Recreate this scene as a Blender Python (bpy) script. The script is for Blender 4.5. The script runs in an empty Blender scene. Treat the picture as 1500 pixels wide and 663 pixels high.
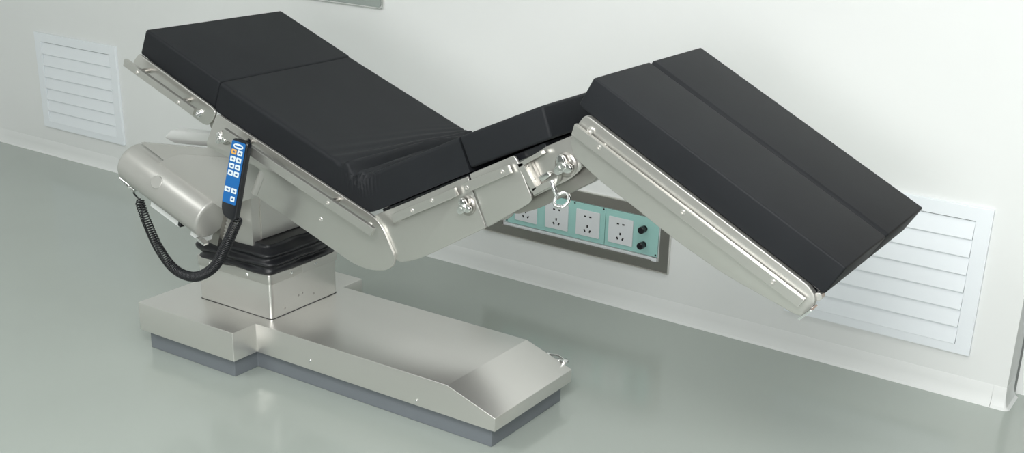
import bpy, bmesh, math, random
from mathutils import Vector, Matrix
random.seed(4)
S = bpy.context.scene
COL = S.collection

# ------------------------------------------------------------------ camera, light, exposure
CAM_POS = (2.46081, -2.40266, 1.46619)
CAM_PITCH, CAM_YAW, CAM_ROLL = 0.36882, -0.56355, 0.03343
FOCAL_PX, PPX, PPY = 1766.69497, 786.68333, 431.41760
cd = bpy.data.cameras.new('camera'); cam = bpy.data.objects.new('camera', cd); COL.objects.link(cam)
cp, sp, cy_, sy_ = math.cos(CAM_PITCH), math.sin(CAM_PITCH), math.cos(CAM_YAW), math.sin(CAM_YAW)
fw = Vector((sy_*cp, cy_*cp, -sp)); rt = Vector((cy_, -sy_, 0)); up = rt.cross(fw)
cr, sr = math.cos(CAM_ROLL), math.sin(CAM_ROLL)
r2 = cr*rt + sr*up; u2 = -sr*rt + cr*up
mw = Matrix(((r2.x, u2.x, -fw.x, CAM_POS[0]), (r2.y, u2.y, -fw.y, CAM_POS[1]), (r2.z, u2.z, -fw.z, CAM_POS[2]), (0, 0, 0, 1)))
cam.matrix_world = mw
cd.sensor_width = 36.0; cd.sensor_fit = 'HORIZONTAL'
cd.lens = FOCAL_PX/1500*36.0
cd.shift_x = (750-PPX)/1500.0; cd.shift_y = (PPY-331.5)/1500.0
cd.clip_start = .05
S.camera = cam
S.view_settings.view_transform = 'Standard'; S.view_settings.look = 'None'
S.view_settings.gamma = 1; S.view_settings.use_curve_mapping = False
S.view_settings.exposure = 0.35

w = bpy.data.worlds.new('world'); S.world = w; w.use_nodes = True
bg = w.node_tree.nodes['Background']; bg.inputs[0].default_value = (.97, .985, .98, 1); bg.inputs[1].default_value = .32

def area(name, loc, rot, sx, sy, power, colr=(1, 1, 1)):
    l = bpy.data.lights.new(name, 'AREA'); l.shape = 'RECTANGLE'; l.size = sx; l.size_y = sy
    l.energy = power; l.color = colr
    o = bpy.data.objects.new(name, l); COL.objects.link(o); o.location = loc; o.rotation_euler = rot
    return o
def aimed(name, loc, target, sx, sy, power, colr):
    d = Vector(loc)-Vector(target)
    return area(name, loc, d.to_track_quat('Z', 'Y').to_euler(), sx, sy, power, colr)
aimed('main_softbox', (2.1, -2.1, 2.3), (1.2, .3, .6), 1.2, 1.0, 41, (1, .995, .985))  # unseen softbox added as the main light
aimed('front_fill', (2.6, -4.6, 1.35), (1.0, .0, .6), 2.0, 1.3, 62, (1, .995, .985))  # unseen fill added in front, lifts the pad sides
area('overhead_fill', (-.5, -2.0, 2.66), (0, 0, 0), 1.0, .6, 17, (1, .995, .985))  # overhead fill added for edge highlights and the front left floor

area('overhead_fill', (1.9, -.5, 2.66), (0, 0, 0), 1.0, .5, 7, (1, .995, .985))  # second added overhead fill, lifts the floor near the leg end

# ------------------------------------------------------------------ materials
def mat(name, col, rough=.5, metal=0., spec=.5, coat=0., noise=None, bump=None, aniso=0.):
    m = bpy.data.materials.new(name); m.use_nodes = True; nt = m.node_tree
    b = nt.nodes['Principled BSDF']
    b.inputs['Base Color'].default_value = (*col, 1); b.inputs['Roughness'].default_value = rough
    b.inputs['Metallic'].default_value = metal; b.inputs['Specular IOR Level'].default_value = spec
    b.inputs['Coat Weight'].default_value = coat; b.inputs['Anisotropic'].default_value = aniso
    tc = nt.nodes.new('ShaderNodeTexCoord')
    if noise:            # (scale vector, colour amount, roughness amount)
        mp = nt.nodes.new('ShaderNodeMapping'); mp.inputs['Scale'].default_value = noise[0]
        nt.links.new(tc.outputs['Object'], mp.inputs[0])
        n = nt.nodes.new('ShaderNodeTexNoise'); n.inputs['Scale'].default_value = 1; n.inputs['Detail'].default_value = 4
        nt.links.new(mp.outputs[0], n.inputs['Vector'])
        rp = nt.nodes.new('ShaderNodeMapRange'); rp.inputs[1].default_value = .3; rp.inputs[2].default_value = .7
        rp.inputs[3].default_value = 1-noise[1]; rp.inputs[4].default_value = 1+noise[1]*.5
        nt.links.new(n.outputs['Fac'], rp.inputs[0])
        mx = nt.nodes.new('ShaderNodeMix'); mx.data_type = 'RGBA'; mx.blend_type = 'MULTIPLY'; mx.inputs[0].default_value = 1
        mx.inputs[6].default_value = (*col, 1); nt.links.new(rp.outputs[0], mx.inputs[7])
        nt.links.new(mx.outputs[2], b.inputs['Base Color'])
        r3 = nt.nodes.new('ShaderNodeMapRange'); r3.inputs[1].default_value = .3; r3.inputs[2].default_value = .7
        r3.inputs[3].default_value = rough-noise[2]; r3.inputs[4].default_value = rough+noise[2]
        nt.links.new(n.outputs['Fac'], r3.inputs[0]); nt.links.new(r3.outputs[0], b.inputs['Roughness'])
    if bump:             # (scale vector, strength)
        mp = nt.nodes.new('ShaderNodeMapping'); mp.inputs['Scale'].default_value = bump[0]
        nt.links.new(tc.outputs['Object'], mp.inputs[0])
        n = nt.nodes.new('ShaderNodeTexNoise'); n.inputs['Scale'].default_value = 1; n.inputs['Detail'].default_value = 3
        nt.links.new(mp.outputs[0], n.inputs['Vector'])
        bp = nt.nodes.new('ShaderNodeBump'); bp.inputs['Strength'].default_value = bump[1]; bp.inputs['Distance'].default_value = .002
        nt.links.new(n.outputs['Fac'], bp.inputs['Height']); nt.links.new(bp.outputs[0], b.inputs['Normal'])
    return m
M_WALL = mat('wall_paint', (.83, .85, .84), .38, noise=((1.3, 1.3, 1.3), .02, .03))
M_FLOOR = mat('epoxy_floor', (.42, .465, .43), .15, spec=.75, noise=((1.1, 1.1, 1.1), .04, .03), bump=((5, 5, 5), .04))
M_FAR = mat('grey_wall_paint', (.34, .35, .345), .5)
M_COVE = mat('cove_vinyl', (.83, .85, .84), .35)
M_VENT = mat('vent_white', (.87, .915, .95), .35)
M_STEEL = mat('brushed_steel', (.74, .73, .70), .31, .82, noise=((2, 9, 9), .025, .02))
M_PLATE = mat('plate_steel', (.585, .58, .55), .33, .82, noise=((2, 9, 9), .03, .02))
M_SATIN = mat('satin_steel', (.68, .67, .64), .38, .8, noise=((9, 2, 9), .02, .02))
M_BRIGHT = mat('polished_steel', (.80, .80, .79), .2, 1.)
M_POL = mat('bright_sheet', (.93, .93, .92), .3, .75)
M_CHROME = mat('chrome', (.85, .85, .85), .16, 1.)
M_DSTEEL = mat('shaded_dull_steel', (.42, .405, .38), .38, 1.)  # dull steel; the darker tone also paints shade and dark reflections
M_CAST = mat('painted_housing', (.475, .475, .45), .36, .35)
M_PLINTH = mat('grey_plinth', (.175, .195, .215), .5)
M_PAD = mat('black_vinyl', (.0155, .0172, .0200), .58, spec=.22, noise=((9, 9, 9), .08, .0), bump=((160, 160, 160), .06))
M_BLACK = mat('black_plastic', (.012, .013, .016), .28)
M_RUB = mat('black_rubber', (.014, .015, .018), .38, bump=((30, 30, 30), .3))
M_BLUE = mat('keypad_blue', (.008, .13, .40), .35)
M_KEY = mat('key_white', (.72, .80, .83), .4)
M_ORANGE = mat('key_orange', (.80, .42, .08), .4)
M_INK = mat('key_ink', (.03, .12, .3), .5)
M_TEAL = mat('teal_panel', (.38, .66, .62), .25, coat=.3)
M_SOCK = mat('socket_white', (.74, .77, .79), .35)
M_HOLE = mat('socket_hole', (.01, .01, .012), .6)
M_GREYP = mat('grey_screen', (.33, .37, .35), .25)
M_DARKGAP = mat('dark_gap', (.05, .05, .05), .6)
M_DOOR = mat('door_paint', (.78, .80, .78), .4)
M_WOOD = mat('brown_panel', (.36, .27, .22), .5)

# ------------------------------------------------------------------ mesh helpers
def dedup(pts):
    return [p for i, p in enumerate(pts) if (Vector(p)-Vector(pts[i-1])).length > 1e-5]
class MB:
    def __init__(s): s.bm = bmesh.new()
    def add(s, verts, faces, bevel=0, seg=2, ang=25, smooth=True):
        t = bmesh.new(); vs = [t.verts.new(v) for v in verts]
        for f in faces:
            try: t.faces.new([vs[i] for i in f])
            except ValueError: pass
        bmesh.ops.recalc_face_normals(t, faces=t.faces)
        if bevel:
            es = [e for e in t.edges if len(e.link_faces) == 2 and e.calc_face_angle(0) > math.radians(ang)]
            bmesh.ops.bevel(t, geom=es, offset=bevel, segments=seg, profile=.5, affect='EDGES', clamp_overlap=True)
        me = bpy.data.meshes.new('tmp'); t.to_mesh(me); t.free(); s.bm.from_mesh(me); bpy.data.meshes.remove(me)
        return s
    def prism(s, pts, y0, y1, bevel=.0015, seg=2, ang=25):
        """outline in the (x, z) plane extruded along y"""
        n = len(pts)
        v = [(p[0], y0, p[1]) for p in pts]+[(p[0], y1, p[1]) for p in pts]
        f = [list(range(n)), list(range(n, 2*n))]+[[i, (i+1) % n, n+(i+1) % n, n+i] for i in range(n)]
        return s.add(v, f, bevel, seg, ang)
    def box(s, a, b, bevel=.0015, seg=2, M=None):
        v = [Vector((x, y, z)) for z in (a[2], b[2]) for y in (a[1], b[1]) for x in (a[0], b[0])]
        if M is not None: v = [M @ q for q in v]
        return s.add(v, [(0, 1, 3, 2), (4, 5, 7, 6), (0, 1, 5, 4), (2, 3, 7, 6), (0, 2, 6, 4), (1, 3, 7, 5)], bevel, seg)
    def lathe(s, p0, p1, prof, n=32, bevel=0):
        """prof = (distance along p0-p1, radius)"""
        p0, p1 = Vector(p0), Vector(p1); d = (p1-p0).normalized()
        a = d.orthogonal().normalized(); b = d.cross(a); v = []; f = []
        for (t, r) in prof:
            for k in range(n):
                q = 2*math.pi*k/n; v.append(p0+d*t+(a*math.cos(q)+b*math.sin(q))*max(r, 1e-4))
        m = len(prof)
        for i in range(m-1):
            for k in range(n): f.append((i*n+k, i*n+(k+1) % n, (i+1)*n+(k+1) % n, (i+1)*n+k))
        f.append(list(range(n))); f.append(list(range((m-1)*n, m*n)))
        return s.add(v, f, bevel)
    def cyl(s, p0, p1, r, n=24, bv=.0008):
        n = max(n, 20)
        L = (Vector(p1)-Vector(p0)).length
        return s.lathe(p0, p1, [(0, r-bv), (bv, r), (L-bv, r), (L, r-bv)], n)
    def tube(s, pts, r, n=10, closed=False):
        pts = [Vector(p) for p in pts]; m = len(pts); v = []; f = []
        T = []
        for i in range(m):
            a, b = (pts[i-1], pts[(i+1) % m]) if closed else (pts[max(i-1, 0)], pts[min(i+1, m-1)])
            T.append((b-a).normalized())
        N = T[0].orthogonal().normalized()
        for i in range(m):
            N = (N-T[i]*N.dot(T[i])).normalized(); B = T[i].cross(N)
            for k in range(n):
                q = 2*math.pi*k/n; v.append(pts[i]+(N*math.cos(q)+B*math.sin(q))*r)
        for i in range(m if closed else m-1):
            j = (i+1) % m
            for k in range(n): f.append((i*n+k, i*n+(k+1) % n, j*n+(k+1) % n, j*n+k))
        if not closed: f.append(list(range(n))); f.append(list(range((m-1)*n, m*n)))
        return s.add(v, f)
    def build(s, name, m, parent=None, sharp=20, wn_=True):
        me = bpy.data.meshes.new(name); s.bm.to_mesh(me); s.bm.free()
        for p in me.polygons: p.use_smooth = True
        me.set_sharp_from_angle(angle=math.radians(sharp))
        me.materials.append(m)
        o = bpy.data.objects.new(name, me); COL.objects.link(o)
        if parent is not None: o.parent = parent
        return o
def tag(o, label=None, cat=None, group=None, kind=None):
    if label: o['label'] = label
    if cat: o['category'] = cat
    if group: o['group'] = group
    if kind: o['kind'] = kind
    return o
def empty(name, loc=(0, 0, 0), rz=0):
    o = bpy.data.objects.new(name, None); COL.objects.link(o); o.location = loc; o.rotation_euler = (0, 0, rz)
    o.empty_display_size = .05
    return o
def rounded(pts, r, n=5):
    """round the corners of a polygon; r may be a list"""
    out = []; m = len(pts)
    for i in range(m):
        ri = r[i] if isinstance(r, (list, tuple)) else r
        P, A, B = Vector(pts[i]), Vector(pts[i-1]), Vector(pts[(i+1) % m])
        if ri <= 0: out.append(tuple(P)); continue
        a, b = A-P, B-P; d = min(ri, a.length*.48, b.length*.48)
        p0, p1 = P+a.normalized()*d, P+b.normalized()*d
        for k in range(n+1):
            t = k/n; q = p0*(1-t)**2+P*2*t*(1-t)+p1*t*t; out.append(tuple(q))
    return out
def fillet_open(pts, r, n=8):
    out = [tuple(pts[0])]
    for i in range(1, len(pts)-1):
        ri = r[i-1] if isinstance(r, (list, tuple)) else r
        P, A, B = Vector(pts[i]), Vector(pts[i-1]), Vector(pts[i+1])
        a, b = A-P, B-P; d = min(ri, a.length*.49, b.length*.49)
        p0, p1 = P+a.normalized()*d, P+b.normalized()*d
        for k in range(n+1):
            t = k/n; out.append(tuple(p0*(1-t)**2+P*2*t*(1-t)+p1*t*t))
    out.append(tuple(pts[-1])); return out
def resample(pts, n):
    P = [Vector(p) for p in pts]; L = [0]
    for i in range(1, len(P)): L.append(L[-1]+(P[i]-P[i-1]).length)
    out = []; j = 0
    for k in range(n):
        t = L[-1]*k/(n-1)
        while j < len(L)-2 and L[j+1] < t: j += 1
        u = (t-L[j])/max(L[j+1]-L[j], 1e-9); out.append(P[j].lerp(P[j+1], min(max(u, 0), 1)))
    return out

# ------------------------------------------------------------------ the room
WY, WS = 0.89985, -0.01886              # back wall: y = WY + WS * x
WROT = math.atan(WS)
XL, XR = -2.72, 1.945
def wy(x): return WY+WS*x
def struct(o): o['kind'] = 'structure'; return o
b = MB(); b.box((-5.5, -5.2, -.06), (5.2, 3.2, 0), 0)
struct(b.build('floor', M_FLOOR))
b = MB(); b.box((-2.9, -5.2, 2.7), (5.2, 3.2, 2.76), 0)
struct(b.build('ceiling', M_WALL))
b = MB()                                                    # back wall, a slab with an outer corner at its right end
y0, y1 = wy(XL), wy(XR)
b.add([(XL-.15, wy(XL-.15), 0), (XR, y1, 0), (XR, y1+.12, 0), (XL-.15, y0+.12, 0), (XL-.15, wy(XL-.15), 2.7), (XR, y1, 2.7), (XR, y1+.12, 2.7), (XL-.15, y0+.12, 2.7)],
      [(0, 1, 2, 3), (4, 5, 6, 7), (0, 1, 5, 4), (1, 2, 6, 5), (2, 3, 7, 6), (3, 0, 4, 7)], 0)
struct(b.build('wall_back', M_WALL))
b = MB(); b.box((XL-.15, -5.2, 0), (XL, wy(XL)+.02, 2.7), 0)
struct(b.build('wall_left', M_WALL))
b = MB(); b.box((XR+.005, y1+.125, 0), (5.2, y1+.2, 2.7), 0)
struct(b.build('wall_right', M_WALL))
b = MB(); b.box((-5.5, -5.35, 0), (5.2, -5.2, 2.7), 0); struct(b.build('wall_front', M_FAR))
b = MB(); b.box((5.2, -5.35, 0), (5.35, 3.2, 2.7), 0); struct(b.build('wall_side', M_FAR))
# coved skirting
prof = [(0, .062), (-.0006, .062), (-.001, .061), (-.002, .035), (-.005, .018), (-.010, .006), (-.018, 0), (0, 0)]
def sweep(b, path):
    """path = list of (point, outward room direction); prof x is the distance out from the wall"""
    n = len(prof); v = []; f = []
    for (p, d) in path:
        for (a, z) in prof: v.append((p[0]-d[0]*a, p[1]-d[1]*a, z))
    for i in range(len(path)-1):
        for k in range(n-1): f.append((i*n+k, i*n+k+1, (i+1)*n+k+1, (i+1)*n+k))
    f.append(list(range(n))); f.append(list(range((len(path)-1)*n, len(path)*n)))
    b.add(v, f)
b = MB(); sweep(b, [((XL+.005, wy(XL)), (0, -1)), ((XR-.035, wy(XR-.035)), (0, -1))])
struct(b.build('baseboard_back', M_COVE))
b = MB(); pth = [((XR-.034, wy(XR-.034)), (0, -1))]
for k in range(7):
    a = math.radians(90*k/6); pth.append(((XR+0.000, y1), (math.sin(a), -math.cos(a))))
pth.append(((XR, y1+.10), (1, 0)))
sweep(b, pth); struct(b.build('trim_1', M_COVE))
b = MB(); sweep(b, [((XL, wy(XL)-.005), (1, 0)), ((XL, -5.19), (1, 0))])
struct(b.build('baseboard_left', M_COVE))
# door frame just past the outer corner
b = MB(); b.box((XR+.075, y1+.03, .004), (XR+.14, y1+.12, 2.1), .003)
dr = struct(b.build('door_1', M_DOOR))
b = MB(); b.box((XR+.146, y1+.075, .004), (XR+.9, y1+.115, 2.08), .003); b.build('door_leaf', M_WOOD, dr)

WALL = lambda name: empty(name, (0, WY, 0), WROT)
def vent(cx, label):
    """louvred return-air grille, 0.554 x 0.424, standing on the wall"""
    t = empty('louvre_vent', (cx, wy(cx), .131), WROT)
    tag(t, label, 'vent', 'louvred wall vents')
    W, H, ow = .277, .4245, .234
    zb, zt = .026, .386
    b = MB()
    out = [(-W, 0), (W, 0), (W, H), (-W, H)]; inn = [(-ow, zb), (ow, zb), (ow, zt), (-ow, zt)]
    v = []
    for y in (-.011, 0):
        v += [(p[0], y, p[1]) for p in out]+[(p[0], y, p[1]) for p in inn]
    f = []
    for i in range(4):
        j = (i+1) % 4
        f += [(i, j, 4+j, 4+i), (8+i, 8+j, 12+j, 12+i), (i, j, 8+j, 8+i), (4+i, 4+j, 12+j, 12+i)]
    b.add(v, f, .0012)
    b.build('frame', M_VENT, t)
    b = MB(); b.box((-ow, -.0015, zb), (ow, -.0005, zt), 0); b.build('backing', M_DARKGAP, t)
    p = .0511
    for k in range(7):
        zt_ = .383-p*k
        b = MB()
        b.prism([(0, 0), (1, 1)], 0, 0) if False else None
        # cross-section (y, z): top edge deep, bottom edge proud, a lip turned back below
        cs = [(-.0022, zt_), (-.0036, zt_), (-.0118, zt_-.049), (-.0112, zt_-.0505), (-.0022, zt_-.0505)]
        v = [(-ow+.0012, a, c) for a, c in cs]+[(ow-.0012, a, c) for a, c in cs]; n = len(cs)
        b.add(v, [list(range(n)), list(range(n, 2*n))]+[(i, (i+1) % n, n+(i+1) % n, n+i) for i in range(n)], 0)
        b.build('slat', M_VENT, t, sharp=20)
    return t
vent(-2.0555, 'white louvred wall vent left of the operating table head end')
vent(1.556, 'white louvred wall vent partly hidden behind the leg end of the table')

# grey cabinet front whose lower right corner shows at the top
t = empty('wall_cabinet', (-.75, wy(-.75), .861), WROT)
tag(t, 'grey flat panel with a rounded lower corner high on the wall above the table', 'wall cabinet')
b = MB(); b.prism(rounded([(-.55, 0), (.455, 0), (.455, .5), (-.55, .5)], .018), -.010, 0, .002); b.build('frame', M_BRIGHT, t)
b = MB(); b.prism(rounded([(-.54, .006), (.446, .006), (.446, .49), (-.54, .49)], .014), -.0125, -.0101, .001); b.build('front_panel', M_GREYP, t)

# power socket box
t = empty('socket_panel', (.5, wy(.5), .15), WROT)
tag(t, 'teal power socket panel in a steel frame set low in the wall under the table', 'socket panel')
def ring(b, o, i, ya, yb, bv=.001):
    v = []
    for y in (ya, yb): v += [(p[0], y, p[1]) for p in o]+[(p[0], y, p[1]) for p in i]
    f = []
    for k in range(4):
        j = (k+1) % 4
        f += [(k, j, 4+j, 4+k), (8+k, 8+j, 12+j, 12+k), (k, j, 8+j, 8+k), (4+k, 4+j, 12+j, 12+k)]
    b.add(v, f, bv)
R4 = lambda x0, z0, x1, z1: [(x0, z0), (x1, z0), (x1, z1), (x0, z1)]
b = MB(); ring(b, R4(-.345, .004, .377, .213), R4(-.27, .035, .342, .178), -.007, 0, .0012); b.build('steel_frame', M_DSTEEL, t)  # darker steel tone paints in the dark surroundings the frame reflects
b = MB(); ring(b, R4(-.348, .001, .380, .216), R4(-.3445, .0045, .3765, .2125), -.010, -.0002, .0008); b.build('steel_rim', M_STEEL, t)
b = MB(); b.box((-.262, -.012, .041), (.338, -.0072, .049), .001); b.box((.318, -.013, .036), (.338, -.0072, .049), .001); b.build('ledge', M_SOCK, t)
b = MB(); b.box((-.258, -.006, .05), (.1375, -.0015, .1755), .0006); b.box((.1395, -.006, .05), (.336, -.0015, .1755), .0006)
b.build('teal_plate', M_TEAL, t)
for sx in (-.172, -.048, .074, .199):
    b = MB(); b.prism(rounded(R4(sx-.0455, .066, sx+.0455, .154), .003), -.0105, -.0061, .0012)
    so = b.build('socket_outlet', M_SOCK, t)
    for (hx, hz, hw, hh, an) in [(-.010, .134, .0042, .0024, 0), (.010, .134, .0042, .0024, 0), (0, .101, .0026, .0042, 0), (-.010, .085, .0026, .0046, .5), (.010, .085, .0026, .0046, -.5)]:
        c, s_ = math.cos(an), math.sin(an)
        pts = [(sx+hx+c*a-s_*d, hz+s_*a+c*d) for a, d in ((-hw, -hh), (hw, -hh), (hw, hh), (-hw, hh))]
        b = MB(); b.prism(pts, -.0109, -.0104, 0); b.build('pin_hole', M_HOLE, so)
for z in (.136, .083):
    b = MB(); b.lathe((.285, -.006, z), (.285, -.04, z), [(0, .0105), (.003, .0105), (.0035, .008), (.010, .008), (.0105, .0115), (.026, .0115), (.028, .0095)], 20)
    b.build('terminal_knob', M_BLACK, t)
for (x, z) in ((-.252, .170), (.131, .170), (.330, .170), (.330, .056), (-.252, .056), (.02, .170)):
    b = MB(); b.cyl((x, -.0055, z), (x, -.0072, z), .003, 12, .0004); b.build('screw', M_HOLE, t)

# ------------------------------------------------------------------ the operating table
T = empty('operating_table')
tag(T, 'stainless steel operating table with black pads, back and leg sections tilted', 'operating table')
BX0, BX1, BK, BE = -.2592, .1261, .7981, .947
HW, HB, ZT_, ZB_, ZE = .2715, .1833, .144, .0574, .0948
def tee(i, x0, x1, xk, xe, ztop, zend, z0):
    o = [(x0, -HW+i), (x1, -HW+i), (x1, -HB+i), (xk, -HB+i), (xe, -HB+i), (xe, HB-i), (xk, HB-i), (x1, HB-i), (x1, HW-i), (x0, HW-i)]
    n = len(o); v = [(x, y, z0) for x, y in o]+[(x, y, zend if abs(x-xe) < 1e-6 else ztop) for x, y in o]
    f = [(n+0, n+1, n+2, n+7, n+8, n+9), (n+2, n+3, n+6, n+7), (n+3, n+4, n+5, n+6), (0, 1, 2, 7, 8, 9), (2, 3, 6, 7), (3, 4, 5, 6)]
    f += [(i_, (i_+1) % n, n+(i_+1) % n, n+i_) for i_ in range(n)]
    return v, f
v, f = tee(0, BX0, BX1, BK, BE, ZT_, ZE, ZB_)
b = MB(); b.add(v, f, .0016, 3, 12); cov = b.build('base_cover', M_STEEL, T)
v, f = tee(.018, BX0+.02, BX1-.018, BK, BE-.021, ZB_+.004, ZB_+.004, .0)
b = MB(); b.add(v, f, .002, 2); b.build('base_plinth', M_PLINTH, T)
for (x, z) in ((.33, .085), (.70, .072)):
    b = MB(); b.cyl((x, -HB-.0005, z), (x, -HB-.003, z), .004, 16, .0006); b.build('screw', M_CHROME, cov)
# floor lock fitting at the far end of the base
b = MB()
b.cyl((.862, HB, .112), (.862, HB+.018, .112), .006, 14); b.box((.87, HB, .098), (.905, HB+.012, .110), .002)
b.cyl((.915, HB, .103), (.915, HB+.022, .103), .008, 14); b.tube([(.865, HB+.012, .112), (.89, HB+.016, .116), (.915, HB+.014, .107)], .003, 8)
b.build('lock_lever', M_BRIGHT, T, 50)
# column
CXA, CXB, CHW, ZC = -.1447, .1441, .1383, .2776
def rrect(x0, y0, x1, y1, r, n=6):
    return rounded([(x0, y0), (x1, y0), (x1, y1), (x0, y1)], r, n)
def vprism(b, pts, z0, z1, bv=0, seg=2):
    n = len(pts); v = [(x, y, z0) for x, y in pts]+[(x, y, z1) for x, y in pts]
    b.add(v, [list(range(n)), list(range(n, 2*n))]+[(i, (i+1) % n, n+(i+1) % n, n+i) for i in range(n)], bv, seg, 40)
b = MB(); vprism(b, rrect(CXA, -CHW, CXB, CHW, .014), ZT_-.001, ZC-.006)
clm = b.build('column_cover', M_STEEL, T, 40)
for (x, y, z) in [(CXB, -.085, .164), (CXB, -.028, .186), (CXB, -.012, .188), (CXB, .035, .172)]:
    b = MB(); b.cyl((x-.001, y, z), (x+.0015, y, z), .0032, 12, .0004); b.build('screw', M_DSTEEL, clm)
b = MB(); vprism(b, rrect(CXA-.0015, -CHW-.0015, CXB+.0015, CHW+.0015, .015), ZT_-.0005, ZT_+.0015); b.build('foot_dark_line', M_DARKGAP, clm)  # thin dark ring drawn along the column and base contact line
b = MB(); vprism(b, rrect(CXA-.0035, -CHW-.0035, CXB+.0035, CHW+.0035, .016), ZC-.028, ZC, .0008)
bd = b.build('column_band', M_PLATE, T, 40)  # darker plate steel paints the shadow on this band
for (x, y) in [(-.09, -1), (.06, -1)]:
    b = MB(); b.cyl((x, -CHW-.003, ZC-.014), (x, -CHW-.0055, ZC-.014), .004, 12, .0006); b.build('rivet', M_CHROME, bd)
for y in (-.055, .045):
    b = MB(); b.cyl((CXB+.003, y, ZC-.014), (CXB+.0055, y, ZC-.014), .004, 12, .0006); b.build('rivet', M_CHROME, bd)
b = MB(); b.box((CXB+.0034, -.012, ZC-.028), (CXB+.0042, .135, ZC-.001), .0003); b.build('band_lap', M_SATIN, bd)
# crumpled rubber bellows
b = MB(); NA, NZ = 120, 44; v = []; f = []
ring0 = resample(rrect(CXA+.003, -CHW+.003, CXB-.003, CHW-.003, .03)+[rrect(CXA+.003, -CHW+.003, CXB-.003, CHW-.003, .03)[0]], NA+1)[:-1]
from mathutils import noise as mn
for j in range(NZ):
    t_ = j/(NZ-1)
    for i, p in enumerate(ring0):
        d = Vector((p.x, p.y)); dl = d.length; d = d/dl
        q = mn.noise(Vector((p.x*7, p.y*7, t_*2)))
        ph = t_*3.0+.35*q
        bul = .013*math.sin(math.pi*min(1, t_*1.1))+.007*math.sin(2*math.pi*ph)*(1-t_*.3)+.006*mn.noise(Vector((p.x*16, p.y*16, t_*5)))
        k = (dl+bul-.012*max(0, t_-.75)*4)/dl
        v.append((p.x*k, p.y*k, ZC-.006+t_*.088+.006*q*math.sin(math.pi*t_)))
for j in range(NZ-1):
    for i in range(NA): f.append((j*NA+i, j*NA+(i+1) % NA, (j+1)*NA+(i+1) % NA, (j+1)*NA+i))
f.append(list(range((NZ-1)*NA, NZ*NA))); f.append(list(range(NA)))
b.add(v, f); b.build('bellows', M_RUB, T, 60, False)
# body on top of the column
b = MB(); b.box((-.165, -.13, .347), (.078, .13, .50), .003); body = b.build('pedestal_head', M_SATIN, T)
b = MB(); b.box((.0782, -.098, .362), (.0822, .128, .50), .0012); b.build('side_cover', M_SATIN, body)
b = MB(); b.box((.0782, -.095, .3475), (.0797, .128, .3615), .0004); b.build('side_gap', M_DARKGAP, body)
b = MB(); b.box((.02, -.11, .343), (.098, .13, .3465), .0008); b.build('bottom_lip', M_STEEL, body)
b = MB(); b.prism(rounded([(-0.0199, 0.4395), (0.0096, 0.4373), (0.0082, 0.4210), (-0.0296, 0.3279), (-0.0630, 0.3249)], .003), -.1345, -.1305, .001)
gr = b.build('ribbed_reflection', M_CAST, body)  # ribbed plate stands in for a reflection on the steel body
(gx, gz), (hx_, hz_) = [(-0.0182, 0.4278), (-0.0568, 0.3324)]
b = MB()
for k in range(9):
    t_ = (k+.5)/9; x_ = gx+(hx_-gx)*t_; z_ = gz+(hz_-gz)*t_
    b.box((x_, -.1375, z_-.0022), (x_+.022, -.1345, z_+.0022), .0006)
b.build('reflection_ribs', M_CAST, gr)
b = MB(); b.prism([(-0.0229, 0.4588), (0.0011, 0.4554), (-0.0428, 0.3294), (-0.0782, 0.3343)], -.152, -.131, .001); b.build('flange_strip', M_DSTEEL, body)

# housing between the column and the back section
YG = -.20
for s in (-1, 1):
    b = MB(); b.prism(rounded([(-0.2761, 0.6034), (-0.0120, 0.6290), (0.0483, 0.6595), (0.1762, 0.6764), (0.2307, 0.6084), (0.1804, 0.5284), (0.0530, 0.4773)], [.01, .0, 0, 0, .0, .0, .01]), *sorted((s*.20, s*.192)), .002)
    hs_ = b.build('housing_cheek', M_CAST, T)
    if s < 0: hs = hs_
b = MB(); b.prism([(0.0635, 0.5981), (0.1732, 0.6355), (0.2201, 0.5973), (0.1753, 0.5274), (0.0693, 0.4843)], -.19, .19, .002); b.build('housing_core', M_CAST, T)
b = MB(); b.prism(rounded([(-0.1154, 0.5950), (0.0933, 0.6205), (0.1353, 0.6369), (0.1256, 0.5147), (0.0668, 0.4610), (-0.2237, 0.5492)], [.004, .01, .01, 0, 0, 0]), YG-.002, YG+.001, .0018, 3); b.build('raised_panel', M_CAST, hs)
# polished bracket cover behind the housing
q = [(-0.1787, 0.6485), (0.0012, 0.6652), (-0.0183, 0.6259), (-0.1663, 0.6115), (-0.2097, 0.6222)]
b = MB(); b.prism(q, -.17, -.135, .004, 3, 20); b.prism([(-0.0415, 0.6603), (0.0383, 0.6710), (0.0355, 0.6385), (-0.0449, 0.6254)], -.165, .165, .002); b.build('bracket_cover', M_POL, T)
# motor tube
(ax, az), (bx_, bz) = [(-0.3227, 0.5378), (-0.0102, 0.4252)]
A, Bv = Vector((ax, -.19, az)), Vector((bx_, -.19, bz)); L = (Bv-A).length; D = (Bv-A).normalized(); R = .0615
pr_ = [(-.006, .001), (-.0055, R-.020), (-.003, R-.010), (.001, R-.004), (.007, R-.0008), (.014, R), (L-.010, R), (L-.005, R-.0015), (L-.0015, R-.005), (L, R-.010), (L+.0005, .001)]
b = MB(); b.lathe(A, Bv, pr_, 64); mo = b.build('motor_tube', M_CAST, T, 50)
nrm = Vector((0, -1, 0)); c0 = A+D*(L*.46)
face = (nrm*.93+Vector((D.z, 0, -D.x))*-.55).normalized()
b = MB(); b.lathe(c0+face*(R-.004), c0+face*(R+.002), [(0, .019), (.0045, .019), (.006, .0172)], 32); b.build('round_cap', M_CAST, mo)
perp = Vector((D.z, 0, -D.x)); perp = perp if perp.z < 0 else -perp
def along(t, off, y): return A+D*t+perp*off+Vector((0, y+.19, 0))
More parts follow.
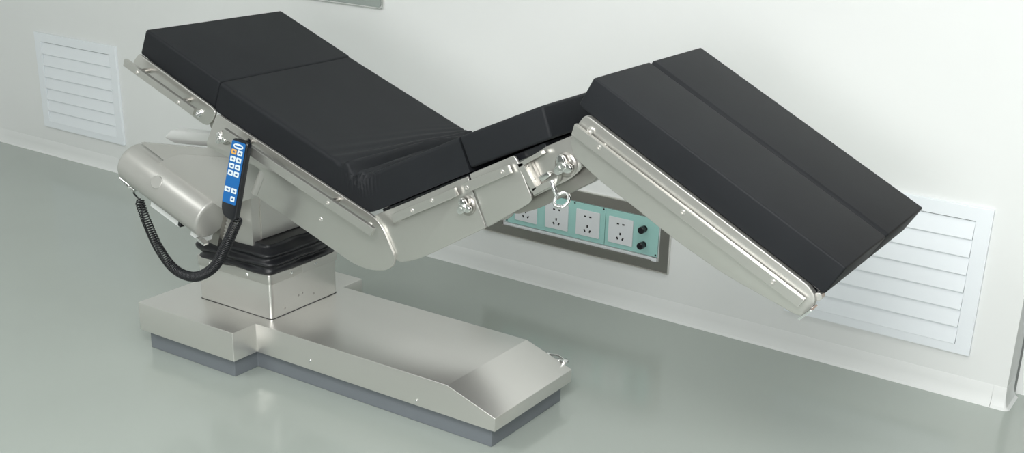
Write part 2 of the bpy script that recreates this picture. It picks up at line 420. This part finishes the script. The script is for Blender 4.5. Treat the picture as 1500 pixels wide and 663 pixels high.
def orient_box(b, t0, t1, o0, o1, y0_, y1_, bv=.001):
    v = [along(t_, o_, y_) for o_ in (o0, o1) for y_ in (y0_, y1_) for t_ in (t0, t1)]
    b.add(v, [(0, 1, 3, 2), (4, 5, 7, 6), (0, 1, 5, 4), (2, 3, 7, 6), (0, 2, 6, 4), (1, 3, 7, 5)], bv)
b = MB(); orient_box(b, L*.34, L*.70, R-.012, R+.019, -.21, -.16); b.build('under_plate', M_COVE, mo)
b = MB(); orient_box(b, L*.845, L*.98, R-.012, R+.016, -.21, -.17); b.build('under_plate', M_COVE, mo)
b = MB(); orient_box(b, L*.70, L*.735, R-.008, R+.012, -.215, -.17); b.build('rubber_stop', M_BLACK, mo)
b = MB(); orient_box(b, L*.965, L*1.07, R-.006, R+.002, -.23, -.212); b.build('latch_tab', M_CHROME, mo)

# --- side plates
YP0, YP1 = -.262, -.254
def plate(name, pts, y0_, y1_, m, bv=.003, far=None):
    r = []
    for s in (1, -1):
        b = MB(); b.prism(far if far and s < 0 else pts, min(s*y0_, s*y1_), max(s*y0_, s*y1_), bv, 3); r.append(b.build(name, m, T))
    return r
def screw(p, r=.0055, parent=None, m=None, out=.003):
    p = Vector(p); o_ = Vector((0, -1 if p.y < 0 else 1, 0))
    b = MB(); b.lathe(p-o_*.001, p+o_*out, [(0, r), (out*.6, r), (out+.001, r*.75), (out+.001, r*.45), (out*.4, r*.42)], 16)
    return b.build('screw', m or M_SATIN, parent)
def rail(quad, screws, yo=-.300, th=.011, lim=9):
    for s in (1, -1):
        if s < 0: quad = [(min(x, lim), z) for x, z in quad]; screws = [p for p in screws if p[0] < lim]
        y0_, y1_ = sorted((s*yo, s*(yo+th)))
        b = MB(); b.prism(quad, y0_, y1_, .0014, 2); ro = b.build('side_rail', M_PLATE, T)
        for (x, z) in screws:
            screw((x, s*yo, z), .0055, ro)
            b = MB(); b.cyl((x, s*-.2615, z), (x, s*(yo+th-.0005), z), .007, 20, .0002); b.build('spacer', M_DSTEEL, ro)
head_pl = rounded([(-0.1728, 0.8720), (0.0915, 0.7685), (0.1079, 0.7566), (0.0958, 0.7333), (0.0713, 0.7151), (0.0537, 0.7178), (-0.2091, 0.8236), (-0.1943, 0.8530)], [.004, .004, .008, .012, .012, .004, .004, .004])
plate('head_plate', head_pl, YP0, YP1, M_PLATE)
rail([(-0.1856, 0.8622), (0.0708, 0.7654), (0.0610, 0.7469), (-0.1931, 0.8434)], [(-0.1379, 0.8327), (0.0122, 0.7741)])
for s in (1, -1):
    (x, z), = [(0.0487, 0.7443)]
    b = MB(); b.lathe((x, s*-.2625, z), (x, s*-.275, z), [(0, .010), (.006, .010), (.009, .008), (.009, .0045), (.004, .004)], 20); b.build('pivot_bolt', M_CHROME, T)
    (x, z), = [(0.0867, 0.7174)]
    b = MB(); b.cyl((x, s*-.24, z), (x, s*-.255, z), .012, 18); b.build('hinge_pin', M_DSTEEL, T)

back_pl = rounded([(0.1101, 0.7534), (0.6324, 0.5776), (0.6597, 0.5571), (0.6968, 0.4883), (0.6943, 0.4667), (0.6705, 0.4472), (0.6248, 0.4370), (0.5697, 0.4391), (0.4581, 0.4784), (0.2396, 0.5538), (0.2733, 0.6182), (0.2361, 0.6388), (0.1697, 0.6365), (0.0609, 0.6605)],
                  [.014, .02, .03, .03, .02, .03, .03, .05, 0, .0, .01, .02, .0, .012])
plate('back_plate', back_pl, YP0, YP1, M_PLATE, .0016)
(x0, z0), (x1, z1) = [(0.2741, 0.6292), (0.2348, 0.5548)]             # bent sheet that turns the plate inwards
for s in (1, -1):
    v = []; f = []; n = 14
    for i in range(n+1):
        a = math.pi/2*i/n
        for (x, z, k) in ((x0+.004, z0, 1), (x1+.004, z1, 1)):
            v.append((x-.055*math.sin(a)*k, s*(-.2605+.062*(1-math.cos(a))), z))
    for (x, z) in ((x0+.03, z0), (x1+.03, z1)): v.append((x, s*-.19, z))
    m_ = 2*(n+1)
    for i in range(n): f.append((2*i, 2*i+1, 2*i+3, 2*i+2))
    f.append((2*n, 2*n+1, m_+1, m_)); f.append((m_, m_+1, 1, 0))
    f.append([2*i for i in range(n+1)]+[m_]); f.append([2*i+1 for i in range(n+1)]+[m_+1])
    b = MB(); b.add(v, f); b.build('bent_sheet', M_PLATE, T, 40)
rail([(0.1744, 0.7307), (0.6652, 0.5628), (0.6530, 0.5414), (0.1626, 0.7076)], [(0.2312, 0.6991), (0.5205, 0.5997)])
for s in (1, -1):
    (x, z), = [(0.6211, 0.5545)]; screw((x, s*-.2622, z), .0075, T, None, .006)
    (x, z), = [(0.4607, 0.5366)]; screw((x, s*-.2622, z), .006, T, M_STEEL, .0012)
seat_a = rounded([(0.6317, 0.5795), (0.7519, 0.6418), (0.9077, 0.7260), (0.9156, 0.7050), (0.9610, 0.6149), (0.7963, 0.5134), (0.7466, 0.4870), (0.7023, 0.4738), (0.6834, 0.4908)], [0, 0, .004, 0, .004, .05, .03, .02, 0])
plate('seat_plate', seat_a, -.256, -.249, M_PLATE, .002)
seat_b = rounded([(0.9158, 0.7335), (1.0348, 0.7969), (1.0440, 0.7885), (1.0555, 0.7659), (1.0861, 0.7110), (1.0812, 0.6976), (1.0618, 0.6829), (0.9689, 0.6181), (0.9256, 0.7113)], [0, .01, .0, .01, .02, .01, .01, .0, 0])
plate('seat_plate', seat_b, YP0, YP1, M_PLATE, .003)
rail([(0.6977, 0.5981), (0.8827, 0.6985), (0.8925, 0.6802), (0.7037, 0.5780)], [(0.7619, 0.6207), (0.8203, 0.6568)], -.275, .010)
rail([(0.9075, 0.7134), (1.0288, 0.7771), (1.0392, 0.7597), (0.9192, 0.6932)], [(0.9209, 0.7063), (1.0166, 0.7596)], -.277, .010)
end_pl = rounded([(1.0388, 0.7738), (1.1048, 0.8247), (1.1690, 0.8590), (1.1837, 0.8376), (1.1978, 0.7936), (1.1702, 0.7630), (1.0913, 0.7147), (1.0773, 0.7058)], [0, 0, .004, 0, .01, .02, .0, 0])
plate('end_plate', end_pl, -.240, -.232, M_PLATE, .002)
shaded_beam = rounded([(1.0469, 0.6995), (1.1920, 0.7909), (1.2195, 0.7881), (1.2268, 0.7787), (1.2176, 0.7619), (1.0772, 0.6733), (1.0153, 0.6468), (0.9810, 0.6613)], [0, .0, .01, .01, .01, .02, .02, 0])
plate('joint_arm', shaded_beam, -.222, -.205, M_DSTEEL, .002)  # its shade is put into the darker steel colour
# U bracket of the seat joint
def bar(b, px2, y0_, y1_, bv=.001): b.prism(px2, y0_, y1_, bv)
for s in (1, -1):
    b = MB()
    for q in ([(1.0443, 0.7793), (1.1034, 0.8182), (1.1089, 0.8116), (1.0500, 0.7711)], [(1.0443, 0.7793), (1.0585, 0.7848), (1.0978, 0.7333), (1.0857, 0.7218)], [(1.0854, 0.7310), (1.1523, 0.7722), (1.1479, 0.7532), (1.0895, 0.7163)]):
        b.prism(q, *sorted((s*-.262, s*-.246)), .001)
    br = b.build('joint_bracket', M_PLATE, T)
    b = MB()
    b.prism([(1.0596, 0.7796), (1.0737, 0.7866), (1.1038, 0.7397), (1.0917, 0.7313)], *sorted((s*-.250, s*-.240)), .001); b.build('hinge_leaf', M_DSTEEL, br)
    for (x, z) in [(1.0655, 0.7771), (1.0826, 0.7493)]: screw((x, s*-.2505, z), .004, br)
    (x, z), = [(1.1216, 0.7561)]
    b = MB(); b.prism([(1.1021, 0.7603), (1.1259, 0.7782), (1.1367, 0.7710), (1.1147, 0.7518)], *sorted((s*-.268, s*-.25)), .003, 3); b.build('clamp_block', M_BRIGHT, br)
# locking pin with eye
(pa, pb, pc) = [(1.1375, 0.7603), (1.1545, 0.7283), (1.1667, 0.7260)]
b = MB(); b.cyl((pa[0], -.268, pa[1]), (pb[0], -.268, pb[1]), .0055, 16); 
b.tube([(pc[0]+.017*math.cos(a), -.268+.012*math.sin(a), pc[1]+.015*math.sin(a)*.9-.004) for a in [2*math.pi*k/28 for k in range(28)]], .0042, 10, True)
b.build('eye_bolt', M_CHROME, T, 50)

def knob(px, r, yb):
    for s in (1, -1):
        b = MB()
        x, z = px; yo = -1*s
        b.lathe((x, s*yb, z), (x, s*(yb-.02), z), [(0, r*1.05), (.003, r*1.1), (.006, r*.95), (.007, r*.5), (.012, r*.5)], 28)
        kb = b.build('clamp_knob', M_DSTEEL, T)
        b = MB(); pts = []
        for k in range(48):
            a = 2*math.pi*k/48; rr = r*(.78+.24*math.cos(3*a+.6)); pts.append((x+rr*math.cos(a), z+rr*math.sin(a)))
        b.prism(pts, *sorted((s*(yb-.010), s*(yb-.022))), .0025, 3, 30)
        b.lathe((x, s*(yb-.02), z), (x, s*(yb-.03), z), [(0, r*.42), (.005, r*.42), (.0065, r*.36), (.0065, r*.14), (.003, r*.12)], 20)
        b.build('knob_grip', M_BRIGHT, kb)
knob([(0.1386, 0.6950)][0], .018, -.262)
knob([(0.9093, 0.6573)][0], .021, -.256)
knob([(1.1583, 0.7929)][0], .025, -.240)

# --- leg section
leg_pl = rounded([(1.2113, 0.9148), (1.7338, 0.6519), (1.7502, 0.6315), (1.7444, 0.6101), (1.7244, 0.5879), (1.7088, 0.5884), (1.6520, 0.6066), (1.5527, 0.6363), (1.4327, 0.6885), (1.3249, 0.7440), (1.2434, 0.7839), (1.1876, 0.8218), (1.1760, 0.8525), (1.1943, 0.8905)],
                 [.014, .02, .02, .02, .012, .01, .02, .05, .05, .05, .04, .03, .02, .0])
leg_far = dedup([(min(x, 1.66), z) for x, z in leg_pl])
plate('leg_plate', leg_pl, YP0, -.246, M_PLATE, .003, leg_far)
rail([(1.1961, 0.8945), (1.7326, 0.6291), (1.7202, 0.6096), (1.1889, 0.8709)], [(1.2576, 0.8544), (1.4593, 0.7535), (1.6645, 0.6509)], -.278, .011, 1.62)
for s in (1, -1):
    (x, z), = [(1.2280, 0.8826)]; screw((x, s*-.2622, z), .0085, T, None, .006)
    if s < 0: continue
    b = MB(); b.prism([(1.7258, 0.5909), (1.7481, 0.6164), (1.7513, 0.6129), (1.7291, 0.5873)], *sorted((s*-.285, s*-.25)), .0008); b.build('end_tab', M_CHROME, T)
(ex, ez), = [(1.7497, 0.6320)]
for s in (1,):
    b = MB(); b.cyl((ex, s*-.252, ez), (ex, s*-.235, ez), .008, 16); b.build('end_pin', M_STEEL, T)

# --- support boards under the pads, painted black as the shadowed gap
def board(name, px_top, th, y=.238):
    (xa, za), (xb, zb) = px_top
    d = Vector((xb-xa, zb-za)).normalized(); n_ = Vector((d.y, -d.x)); n_ = n_ if n_.y < 0 else -n_
    p, q = Vector((xa, za)), Vector((xb, zb))
    b = MB(); b.prism([tuple(p), tuple(q), tuple(q+n_*th), tuple(p+n_*th)], -y, y, .002); b.build(name, M_BLACK, T)
board('head_board', [(-.165, .862), (.085, .758)], .012)
board('back_board', [(.125, .742), (.555, .584)], .016)
board('seat_board', [(.64, .592), (1.10, .832)], .016)
board('leg_board', [(1.215, .908), (1.745, .642)], .016)

# --- pads
H = .2514
def simple_pad(name, pts, y0_, y1_, bv=.007):
    b = MB(); b.prism(pts, y0_, y1_, bv, 4); return b.build(name, M_PAD, T, 50)
simple_pad('head_pad', [(-.15, .9385), (.1190, .8355), (.0905, .7605), (-.1803, .8697)], -H, H)
simple_pad('seat_pad', [(.8785, .8115), (1.0998, .9156), (1.1251, .8467), (.9112, .7435)], -H, H)
LP = [(1.2223, .9910), (1.7977, .7020), (1.7605, .6393), (1.197, .9230), (1.1893, .9310)]
for s in (-1, 1):
    n_ = len(LP); G = .002
    b = MB()
    def ofs(p, k):                       # move the two top points down along the pad normal for the groove edge
        return p
    dd = Vector((LP[1][0]-LP[0][0], LP[1][1]-LP[0][1])).normalized(); nn = Vector((dd.y, -dd.x)); nn = nn if nn.y < 0 else -nn
    ys = [-H, -.010, -G] if s < 0 else [G, .010, H]
    secs = []
    for y in ys:
        pts = [Vector(p) for p in LP]
        if abs(y) == G: pts[0] = pts[0]+nn*.007+dd*.003; pts[1] = pts[1]+nn*.007-dd*.004
        secs.append([(p.x, y, p.y) for p in pts])
    v = [q for sec in secs for q in sec]; f = [list(range(n_)), list(range(2*n_, 3*n_))]
    for j in range(2):
        for i in range(n_): f.append((j*n_+i, j*n_+(i+1) % n_, (j+1)*n_+(i+1) % n_, (j+1)*n_+i))
    b.add(v, f, .004, 4, 20); b.build('leg_pad', M_PAD, T, 50)
# back pad, one long cushion folded where back meets seat, gathered into wrinkles there
TC = (.5866, .6650)
top = fillet_open([(.1215, .8330), TC, (.8766, .8102)], .035, 14)
bot = fillet_open([(.0935, .7575), (.592, .568), (.9108, .7350)], .055, 14)
def half(poly, corner):
    j = min(range(len(poly)), key=lambda k: (Vector(poly[k])-Vector(corner)).length)
    return poly[:j+1], poly[j:]
ta, tb = half(top, TC); ba, bb = half(bot, (.592, .568))
NS = 130
TP = resample(ta, NS)+resample(tb, NS)[1:]
BP = resample(ba, NS)+resample(bb, NS)[1:]
n_top, n_side = 72, 16
def sd(j):                                # signed distance from the fold along the top
    d = (TP[j]-TP[NS-1]).length
    return -d if j < NS-1 else d
v = []; rings = []
rr = .010
for j in range(len(TP)):
    t0, b0 = TP[j], BP[j]; nrm_ = (t0-b0); hgt = nrm_.length; nrm_ = nrm_/hgt
    e = sd(j); ring_ = []
    # near side from the bottom up, over the top, down the far side
    path = []
    for k in range(n_side): path.append((-H, k/(n_side-1)*(hgt-rr)/hgt, 's'))
    for k in range(1, 5):
        a = math.pi/2*k/4; path.append((-H+rr*(1-math.cos(a)), 1-(rr/hgt)*(1-math.sin(a)), 't'))
    for k in range(1, n_top): path.append((-H+rr+(2*H-2*rr)*k/n_top, 1, 't'))
    for k in range(0, 5):
        a = math.pi/2*(1-k/4); path.append((H-rr*(1-math.cos(a)), 1-(rr/hgt)*(1-math.sin(a)), 't'))
    for k in range(1, 6): path.append((H, (1-k/5)*(hgt-rr)/hgt, 's'))
    for (y, u, kd) in path:
        off = 0; dy = 0
        tt = (y+H)/(2*H)
        if kd == 't':
            lam = .040*(1-.62*tt)
            env = math.exp(-(abs(e)/(.075*(1-.35*tt) if e < 0 else .030))**2)
            nz = mn.noise(Vector((tt*2.2, e*7, .3)))
            wv = math.sin(2*math.pi*(abs(e)/lam)+nz*2.6+.8)
            wv = (abs(wv)**.8)*(1 if wv > 0 else -1)
            fine = math.sin(2*math.pi*(e/.009)+5*mn.noise(Vector((tt*6, e*20, 2))))
            off = env*.0105*wv*(.45+.55*math.sin(math.pi*min(1, tt*1.1+.1)))+.0030*fine*math.exp(-(e/.05)**2)*math.exp(-(tt/.12)**2)
            # a soft roll of fabric above the fold
            off += .009*math.exp(-((e+.045*(1-.5*tt))/.016)**2)-.007*math.exp(-((e+.018)/.008)**2)
        if kd == 's' and y < 0:
            gx = mn.noise(Vector((e*18, u*1.5, 0)))
            dy = -.0050*math.sin(2*math.pi*e/.0105+3*gx)*math.exp(-((e+.005)/.045)**2)*max(0, (u-.35)/.65)**1.3
            dy += -.004*math.exp(-(e/.05)**2)*math.sin(math.pi*u)
        P = b0+nrm_*hgt*u+nrm_*off
        ring_.append((P.x, y+dy, P.y))
    v += ring_; rings.append(len(ring_))
nr = rings[0]; f = []
for j in range(len(TP)-1):
    for i in range(nr): f.append((j*nr+i, j*nr+(i+1) % nr, (j+1)*nr+(i+1) % nr, (j+1)*nr+i))
f.append(list(range(nr))); f.append(list(range((len(TP)-1)*nr, len(TP)*nr)))
b = MB(); b.add(v, f); b.build('back_pad', M_PAD, T, 60, False)

# ------------------------------------------------------------------ hand control hanging from the rail
HC = empty('hand_control', (.2575, -.325, .7195))
tag(HC, 'blue and black wired hand control hanging from the near side rail of the table', 'hand control')
wv_ = Vector((.997, 0, -.078)).normalized(); dv = Vector((-.074, -.225, -.965)); dv = (dv-wv_*dv.dot(wv_)).normalized()
ov = wv_.cross(dv); ov = ov if ov.y < 0 else -ov             # outwards, towards the room
HM = Matrix((( wv_.x, ov.x, -dv.x), (wv_.y, ov.y, -dv.y), (wv_.z, ov.z, -dv.z)))
def hp(pts, o0, o1, bv, name, m, parent, seg=3):              # pts = (across, down), extruded outwards
    n = len(pts); v = []
    for o_ in (o0, o1):
        for (a, d) in pts: v.append(wv_*a+dv*d+ov*o_)
    b = MB(); b.add(v, [list(range(n)), list(range(n, 2*n))]+[(i, (i+1) % n, n+(i+1) % n, n+i) for i in range(n)], bv, seg, 30)
    return b.build(name, m, parent)
case_ = rounded([(-.0275, 0), (.0275, 0), (.0275, .198), (.018, .205), (-.014, .200), (-.0255, .182), (-.0275, .165)], [.012, .012, .008, .008, .01, .01, .01])
cs_ = hp(case_, -.018, 0, .004, 'casing', M_BLACK, HC)
face_ = hp(rounded([(-.0245, .006), (.0225, .006), (.0225, .164), (-.0245, .164)], .005), .0002, .0012, .0003, 'keypad_face', M_BLUE, HC, 1)
hp([(.010*1.7*math.cos(a), .0175+.0065*math.sin(a)) for a in [2*math.pi*k/28 for k in range(28)]], .0012, .0018, 0, 'oval_emblem', M_KEY, face_)
hp(rounded([(-.012, .0155), (.012, .0155), (.012, .0195), (-.012, .0195)], .001), .0018, .0021, 0, 'emblem_band', M_BLUE, face_)
keys = [(c, r_) for r_ in range(4) for c in (0, 1)]
def key(cx_, cz_, m, w_=.0085, h_=.0065):
    k_ = hp(rounded([(cx_-w_, cz_-h_), (cx_+w_, cz_-h_), (cx_+w_, cz_+h_), (cx_-w_, cz_+h_)], .0025), .0012, .0026, .0006, 'key', m, face_, 2)
    hp([(cx_-w_*.45, cz_+h_*.25), (cx_-w_*.1, cz_-h_*.45), (cx_+w_*.55, cz_-h_*.2), (cx_+w_*.5, cz_+h_*.4)], .0026, .0029, 0, 'key_symbol', M_INK, k_)
for c, r_ in keys: key(-.0115+c*.0205, .033+r_*.018, M_ORANGE if (c, r_) == (0, 0) else M_KEY)
key(-.0125, .129, M_KEY, .0095); key(.0100, .129, M_KEY, .0090); key(.0100, .150, M_KEY, .007)
# hook over the rail
b = MB(); b.tube([dv*.030+ov*-.018, dv*.012+ov*-.021, Vector((0, .030, -.004)), Vector((0, .034, -.012))], .0025, 10)
b.build('rail_hook', M_BLACK, HC, 50)
# coiled cord
ctrl = [(-0.304, -0.2, 0.4334), (-0.2611, -0.215, 0.3795), (-0.1875, -0.24, 0.3189), (-0.0956, -0.265, 0.2803), (0.0127, -0.29, 0.2898), (0.1165, -0.315, 0.346), (0.1907, -0.335, 0.4249), (0.2495, -0.352, 0.5007), (0.27, -0.358, 0.528)]
o0 = HC.location
cpts = [Vector(p)-o0 for p in ctrl]
def catmull(P, n):
    out = []; P = [P[0]*2-P[1]]+P+[P[-1]*2-P[-2]]
    for i in range(1, len(P)-2):
        for k in range(n):
            t_ = k/n; a, b_, c, d = P[i-1], P[i], P[i+1], P[i+2]
            out.append(.5*((2*b_)+(c-a)*t_+(2*a-5*b_+4*c-d)*t_*t_+(3*b_-a-3*c+d)*t_**3))
    out.append(P[-2]); return out
base = catmull(cpts, 40)
def res3(P, n):
    Ls = [0]
    for i in range(1, len(P)): Ls.append(Ls[-1]+(P[i]-P[i-1]).length)
    out = []; j = 0
    for k in range(n):
        t_ = Ls[-1]*k/(n-1)
        while j < len(Ls)-2 and Ls[j+1] < t_: j += 1
        out.append(P[j].lerp(P[j+1], min(1, (t_-Ls[j])/max(Ls[j+1]-Ls[j], 1e-9))))
    return out, Ls[-1]
per = 14; turns = int(res3(base, 2)[1]/.0078); NP = turns*per
cl, clen = res3(base, NP)
N = None; hx = []
for i in range(NP):
    tg = (cl[min(i+1, NP-1)]-cl[max(i-1, 0)]).normalized()
    N = tg.orthogonal().normalized() if N is None else (N-tg*N.dot(tg)).normalized()
    Bn = tg.cross(N); a = 2*math.pi*i/per
    endf = min(1, i/(per*1.5), (NP-1-i)/(per*1.5))
    hx.append(cl[i]+(N*math.cos(a)+Bn*math.sin(a))*.0122*max(.05, endf))
b = MB(); b.tube(hx, .0021, 6)
b.build('coiled_cord', M_BLACK, HC, 80, False)
c0_, c1_ = cpts[0], cpts[1]
b = MB(); b.tube([c0_+Vector((-.022, 0, .034)), c0_+Vector((-.018, 0, .01)), c0_+Vector((-.004, 0, 0))], .0028, 8); b.build('cord_tail', M_BLACK, HC, 60)
b = MB(); b.lathe(c0_+Vector((-.062, -.01, .052)), c0_+Vector((.000, 0, .014)), [(0, .005), (.022, .005), (.023, .008), (.042, .0095), (.046, .007), (.06, .007)], 18)
b.build('cord_plug', M_BRIGHT, HC)
